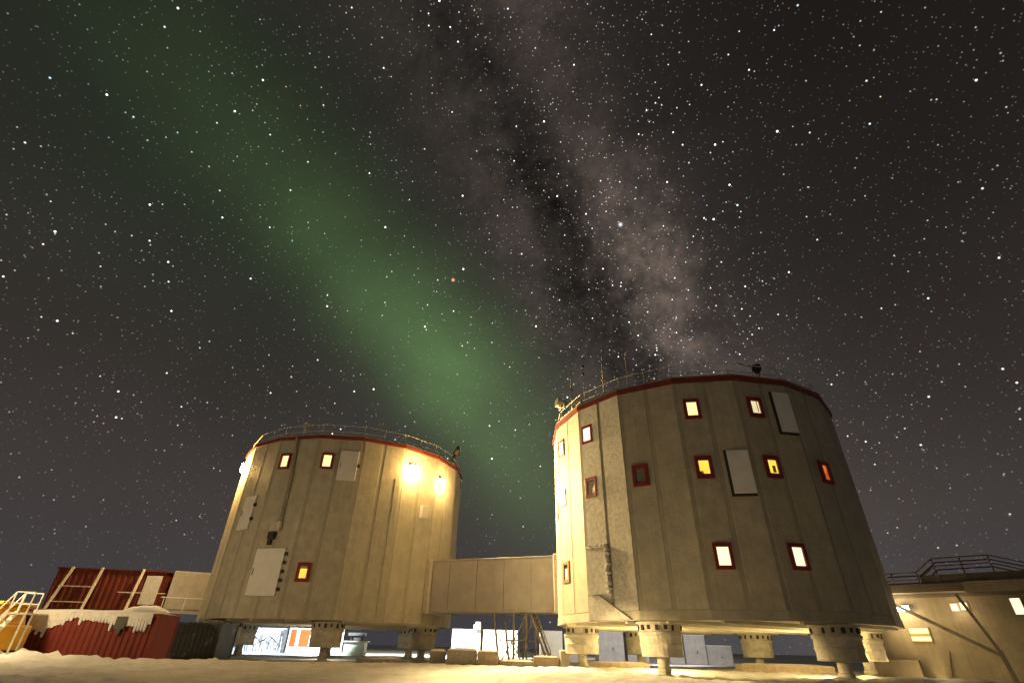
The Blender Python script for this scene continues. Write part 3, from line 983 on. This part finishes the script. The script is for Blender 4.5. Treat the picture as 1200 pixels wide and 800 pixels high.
# ------------------------------------------------------------------ yard behind the left tower
t = thing('frosted_fence', 'floodlit wall of frosted pipes seen under the left tower', 'fence', (-29.2, 62.0, .1), 0)
b = MB(); b.box(0, 5.6, .3, .5, -.2, 2.6); b.build('back_sheet', SNOWP, t)
for i in range(26):
    x = .1 + i * .21
    p = MB(); p.tube((x, 0, -.1), (x + random.uniform(-.25, .25), random.uniform(-.1, .15), random.uniform(.9, 2.3)), .045, .03, 6); p.build('pipe', GREYC, t)
b = MB()
q = [(0, .7), (1.3, 1.1), (2.2, 1.9), (3.1, 1.3), (4.0, 1.8), (5.3, 1.0)]
for (x0, z0), (x1, z1) in zip(q, q[1:]):
    b.tube((x0, -.12, z0), (x1, -.12, z1), .06)
b.build('hose', DARKM, t)

t = thing('orange_door_container', 'white floodlit container with orange doors under the left tower', 'container', (-23.1, 61.5, .2), 0)
b = MB(); b.box(0, 5.2, 0, 2.4, 0, 2.75); b.build('body', WHITEC, t, bevel=.03)
for x0, x1 in ((.25, .85), (1.25, 2.75)):
    b = MB(); b.box(x0, x1, -.05, -.004, .85, 2.4); b.build('door', ORANGE, t)
b = MB(); b.box(2.3, 2.38, -.09, -.052, .9, 1.9); b.build('handle', WHITEP, t)

t = thing('generator_box', 'pale green skid box with dark machinery on top below the left tower', 'box', (-15.8, 57.0, .2), 0)
b = MB(); b.box(0, 2.0, 0, 1.2, .15, 1.35); b.build('body', mat('pale green paint', (.42, .44, .34), .6), t, bevel=.02)
b = MB(); b.box(-.15, 2.2, -.1, 1.3, 1.352, 1.44); b.build('lid', WOOD, t)
b = MB(); b.box(.2, 1.85, .2, .9, 1.9, 2.15); b.tube((.5, .5, 1.44), (.5, .5, 1.9), .08); b.tube((1.6, .5, 1.44), (1.6, .5, 1.9), .08); b.box(.8, 1.5, .3, .8, 1.44, 1.9); b.build('machinery', DARKM, t)
b = MB(); [b.box(x, x + .15, 0, 1.2, -.1, .148) for x in (.1, 1.75)]; b.build('skid', WOOD, t)

GC = 'containers parked behind the corridor'


def yard_box(x, y, w, h, d, m, label, name='storage_container', door=True, rz=0.0):
    t = thing(name, label, 'container', (x, y, .25), rz, GC)
    b = MB(); b.box(0, w, 0, d, .08, h); b.build('body', m, t, bevel=.04)
    b = MB(); b.box(-.04, w + .04, -.04, d + .04, h + .002, h + .09); b.build('roof', SNOWP, t, bevel=.03)
    b = MB(); b.box(.1, w - .1, .1, d - .1, -.25, .078); b.build('skid', DARKM, t)
    if door:
        b = MB(); b.box(w * .52, w * .52 + min(.9, w * .35), -.045, -.004, .3, h * .82); dd = b.build('door', m, t)
        b = MB(); b.box(w * .55, w * .55 + .1, -.10, -.047, h * .40, h * .48); b.build('handle', DARKM, dd)
    return t


yard_box(-7.0, 76, 3.75, 3.05, 3.0, WHITEC, 'bright white container left of the thin flue, behind the corridor')
yard_box(-2.9, 76.3, 4.6, 3.05, 3.0, WHITEC, 'bright white container between the flue and the stair tower')
t = thing('flue_pipe', 'thin capped flue rising above the two white containers', 'flue', (-4.0, 74.4, .2), 0)
MB().tube((0, 0, 0), (0, 0, 3.7), .12, .12, 10).build('pipe', WHITEP, t)
b = MB(); b.tube((.45, 0, 3.1), (.45, 0, 4.0), .42, .36, 12); b.build('cowl', GREYC, t)
t = thing('louvred_cabinet', 'white cabinet with horizontal louvres lit beside the stair tower', 'cabinet', (3.6, 58.0, .2), 0)
b = MB(); b.box(0, 2.2, 0, 1.8, 0, 2.75); b.build('body', WHITEC, t, bevel=.03)
b = MB(); [b.box(.15, 2.05, -.06, -.004, .25 + i * .2, .36 + i * .2) for i in range(11)]; b.build('louvre_slats', WHITEP, t)
yard_box(6.4, 59.5, 1.9, 2.2, 2.4, GREYC, 'low grey container just left of the right tower leg, with louvres at its left')
yard_box(9.6, 59.5, 2.7, 2.85, 2.4, GREYC, 'pale grey container seen between the left and big legs of right tower')
yard_box(12.7, 60.0, 2.2, 2.9, 2.4, GREYC, 'grey container partly hidden behind the dark rear leg')
yard_box(16.9, 59.5, 1.5, 2.6, 2.4, GREYC, 'narrow grey container right of the big floodlit leg')
yard_box(18.6, 59.7, 2.2, 2.6, 2.4, GREYC, 'grey container with dark doors between big leg and far leg')
yard_box(21.05, 60.2, 2.6, 1.7, 2.4, GREYC, 'lowest grey container, stepping down towards the far leg')

# ------------------------------------------------------------------ stair tower under the corridor
t = thing('stair_tower', 'thin steel stair frame under the corridor by right tower', 'stair tower', (-.35, 38.2, .3), AX)
posts = [(0, 0), (.0, 1.8), (1.0, 0), (1.0, 1.8), (1.9, 0), (1.9, 1.8)]
for i, (x, y) in enumerate(posts):
    b = MB(); lean = (-.45 if i < 2 else .0)
    b.bar((x, y, 0), (x + lean, y, 3.06), .11); b.build('post', STEEL, t)
b = MB()
for y in (0, 1.8):
    b.bar((.05, y, .2), (.95, y, 1.5), .06); b.bar((.95, y, .2), (.05, y, 1.5), .06)
    b.bar((1.05, y, 1.5), (1.85, y, 2.9), .06); b.bar((1.85, y, .3), (1.05, y, 1.4), .06)
    b.bar((-.1, y, 1.5), (1.95, y, 1.5), .07)
b.build('cross_bracing', STEEL, t)
b = MB()
for y in (.2, 1.0):
    b.bar((2.15, y, 2.95), (3.35, y, .1), .07, .14)
b.build('stringers', STEEL, t)
for i in range(10):
    f = (i + .5) / 10
    s_ = MB(); s_.box(2.05 + 1.3 * f, 2.27 + 1.3 * f, .2, 1.0, 2.95 - 2.85 * f, 2.99 - 2.85 * f); s_.build('tread', STEEL, t)
b = MB()
b.bar((2.2, .1, 3.0), (2.2, .1, 2.2), .05); b.bar((2.35, .1, 2.6 + .9), (3.5, .1, .95), .05); b.bar((3.5, .1, .95), (3.5, .1, 0), .06)
b.build('handrail', STEEL, t)

# ------------------------------------------------------------------ snowy crates in front of the corridor
GK = 'snowy crates on the snow under the corridor'


def crate(x, y, w, d, h, m, label, cap=.10, rz=0.0, seed=1.0):
    t = thing('crate', label, 'crate', (x, y, gz(x, y) - .08), rz, GK)
    b = MB(); b.box(0, w, 0, d, 0, h); b.build('body', m, t, bevel=.03)
    b = MB()
    for z in (h * .25, h * .75):
        b.box(-.02, w + .02, -.035, -.003, z - .05, z + .05)
    b.build('battens', m, t)
    snow_lump(w / 2, d / 2, w * .5, d * .5, cap, h - .01, 10, seed).build('snow_cap', SNOWP, t)
    return t


crate(-4.45, 34.8, .95, 1.0, .72, CRATEG, 'darkest small crate, leftmost under the corridor', .14, .1, 1.1)
crate(-3.35, 34.0, 1.75, 1.2, .82, CRATEG, 'wide grey crate with a ragged snow top beside the darkest crate', .14, .05, 2.7)
crate(-1.58, 33.9, 1.20, 1.1, .78, WOOD, 'tan wooden crate in the middle of the row under the corridor', .08, -.03, 3.3)
crate(-.25, 34.4, 2.0, 1.2, .36, CRATEG, 'low flat snow covered slab crate right of the tan crate', .10, .02, 4.9)
crate(1.75, 34.8, 1.5, .9, .62, WOOD, 'brown crate at the foot of the steel stairs', .08, .0, 6.1)
crate(3.35, 34.6, .55, .6, .95, CRATEG, 'tall narrow crate closest to right tower in the row', .06, .1, 7.7)
crate(5.2, 36.5, 3.8, 1.2, .42, WOOD, 'long low timber box behind the left leg of the right tower', .08, -.05, 8.3)
crate(14.6, 36.0, 5.5, 1.4, .45, WOOD, 'longest timber box lying under the middle of right tower', .08, -.06, 9.9)
crate(-9.2, 36.6, 2.6, 1.2, .30, CRATEG, 'flat snow buried slab in front of the left tower right legs', .10, .1, 11.2)

# ------------------------------------------------------------------ right building
AR = atan2(-6.0, 6.5)
t = thing('lit_annex', 'tan lit annex building at the right edge behind the dark deck braces', 'building', (21.3, 33.2, 0), AR)
b = MB(); b.box(-.6, 12.0, 0, 4.0, .1, 4.25); b.build('wall', BUILD, t)
b = MB(); b.box(-.8, 12.2, -.10, 4.2, 4.252, 4.4); b.build('roof', DECK, t)
for (s, z, w, h) in ((2.42, 2.46, .86, .62), (4.40, 3.74, .30, .34), (4.82, 3.78, .30, .34), (6.98, 3.72, .40, .74)):
    b = MB()
    for q in ((s - w / 2 - .06, s - w / 2, z - h / 2 - .06, z + h / 2 + .06), (s + w / 2, s + w / 2 + .06, z - h / 2 - .06, z + h / 2 + .06),
              (s - w / 2, s + w / 2, z + h / 2, z + h / 2 + .06), (s - w / 2, s + w / 2, z - h / 2 - .06, z - h / 2)):
        b.box(q[0], q[1], -.06, -.002, q[2], q[3])
    wo_ = b.build('window', BUILD, t)
    b = MB(); b.box(s - w / 2, s + w / 2, -.025, -.004, z - h / 2, z + h / 2); b.build('pane', P_WARM if w > .8 else P_WHITE, wo_)
    if w > .8:
        b = MB(); b.box(s - w / 2, s + w / 2, -.05, -.027, z - .10, z + .06); b.build('blind', CURT, wo_)
b = MB(); b.box(1.95, 2.35, -.42, -.02, 3.62, 3.86); fl = b.build('floodlight', STEEL, t)
b = MB(); b.box(1.80, 2.38, -.46, -.425, 3.58, 3.84); b.build('lens', LENSW, fl)
b = MB(); b.box(7.6, 8.1, -.12, -.003, .2, 4.2); b.build('corner_strip', DECK, t)
b = MB(); b.box(3.0, 3.16, -.08, -.003, .6, 1.7, lambda x, y, z: (x + (z - .6) * .25, y, z)); b.build('stain_strip', BUILD, t)
b = MB(); b.box(-.2, 2.0, -.6, -.02, .1, 1.25); b.build('step_bench', BUILD, t, bevel=.03)

t = thing('roof_walkway', 'dark elevated walkway with railings and V braces above the lit annex', 'walkway', (21.3, 33.2, 0), AR)
b = MB(); b.box(.9, 12.0, -1.3, .6, 4.42, 4.82); b.build('deck', DECK, t)
b = MB(); b.box(5.2, 8.2, -1.36, -1.302, 4.35, 4.85, lambda x, y, z: (x, y, z)); b.build('side_panel', BUILD, t)
b = MB()
yy = -1.25
prof = [(1.0, 5.42), (3.4, 5.42), (4.3, 6.05), (6.7, 6.05), (8.8, 5.3), (12, 5.3)]
for dz in (0, -.38):
    for (x0, z0), (x1, z1) in zip(prof, prof[1:]):
        b.bar((x0, yy, z0 + dz), (x1, yy, z1 + dz), .06)
        b.bar((x0, .5, z0 + dz), (x1, .5, z1 + dz), .06)
b.build('railing', DECK, t)
for x, z in prof[:-1] + [(5.5, 6.05), (2.2, 5.42)]:
    p = MB(); p.bar((x, yy, 4.82), (x, yy, z), .075); p.build('post', DECK, t)
b = MB(); b.box(3.5, 8.6, -1.20, .5, 4.83, 5.25); b.build('upper_box', DECK, t)
b = MB(); b.bar((1.2, -1.2, 4.3), (5.55, -1.2, 1.55), .17); b.build('brace', DECK, t)
b = MB(); b.bar((4.75, -1.2, 4.3), (5.6, -1.2, 1.6), .14); b.build('brace', DECK, t)
b = MB(); b.bar((5.58, -1.2, 1.75), (5.75, -1.2, .1), .19); b.build('column', DECK, t)

# lamps of the annex
def AW(s, y, z):
    return Vector((21.3 + s * cos(AR) - y * sin(AR), 33.2 + s * sin(AR) + y * cos(AR), z))
lamp('annex_light', 'POINT', AW(2.1, -.85, 3.65), 60, (1.0, .74, .36), radius=.15)
lamp('annex_beam', 'SPOT', AW(1.6, -.9, 3.7), 2600, (1.0, .76, .34), (14.0, 29.5, 0), 110, 0.6, .2)
lamp('annex_small_light', 'POINT', AW(4.6, -.6, 3.6), 25, (1.0, .72, .36), radius=.1)
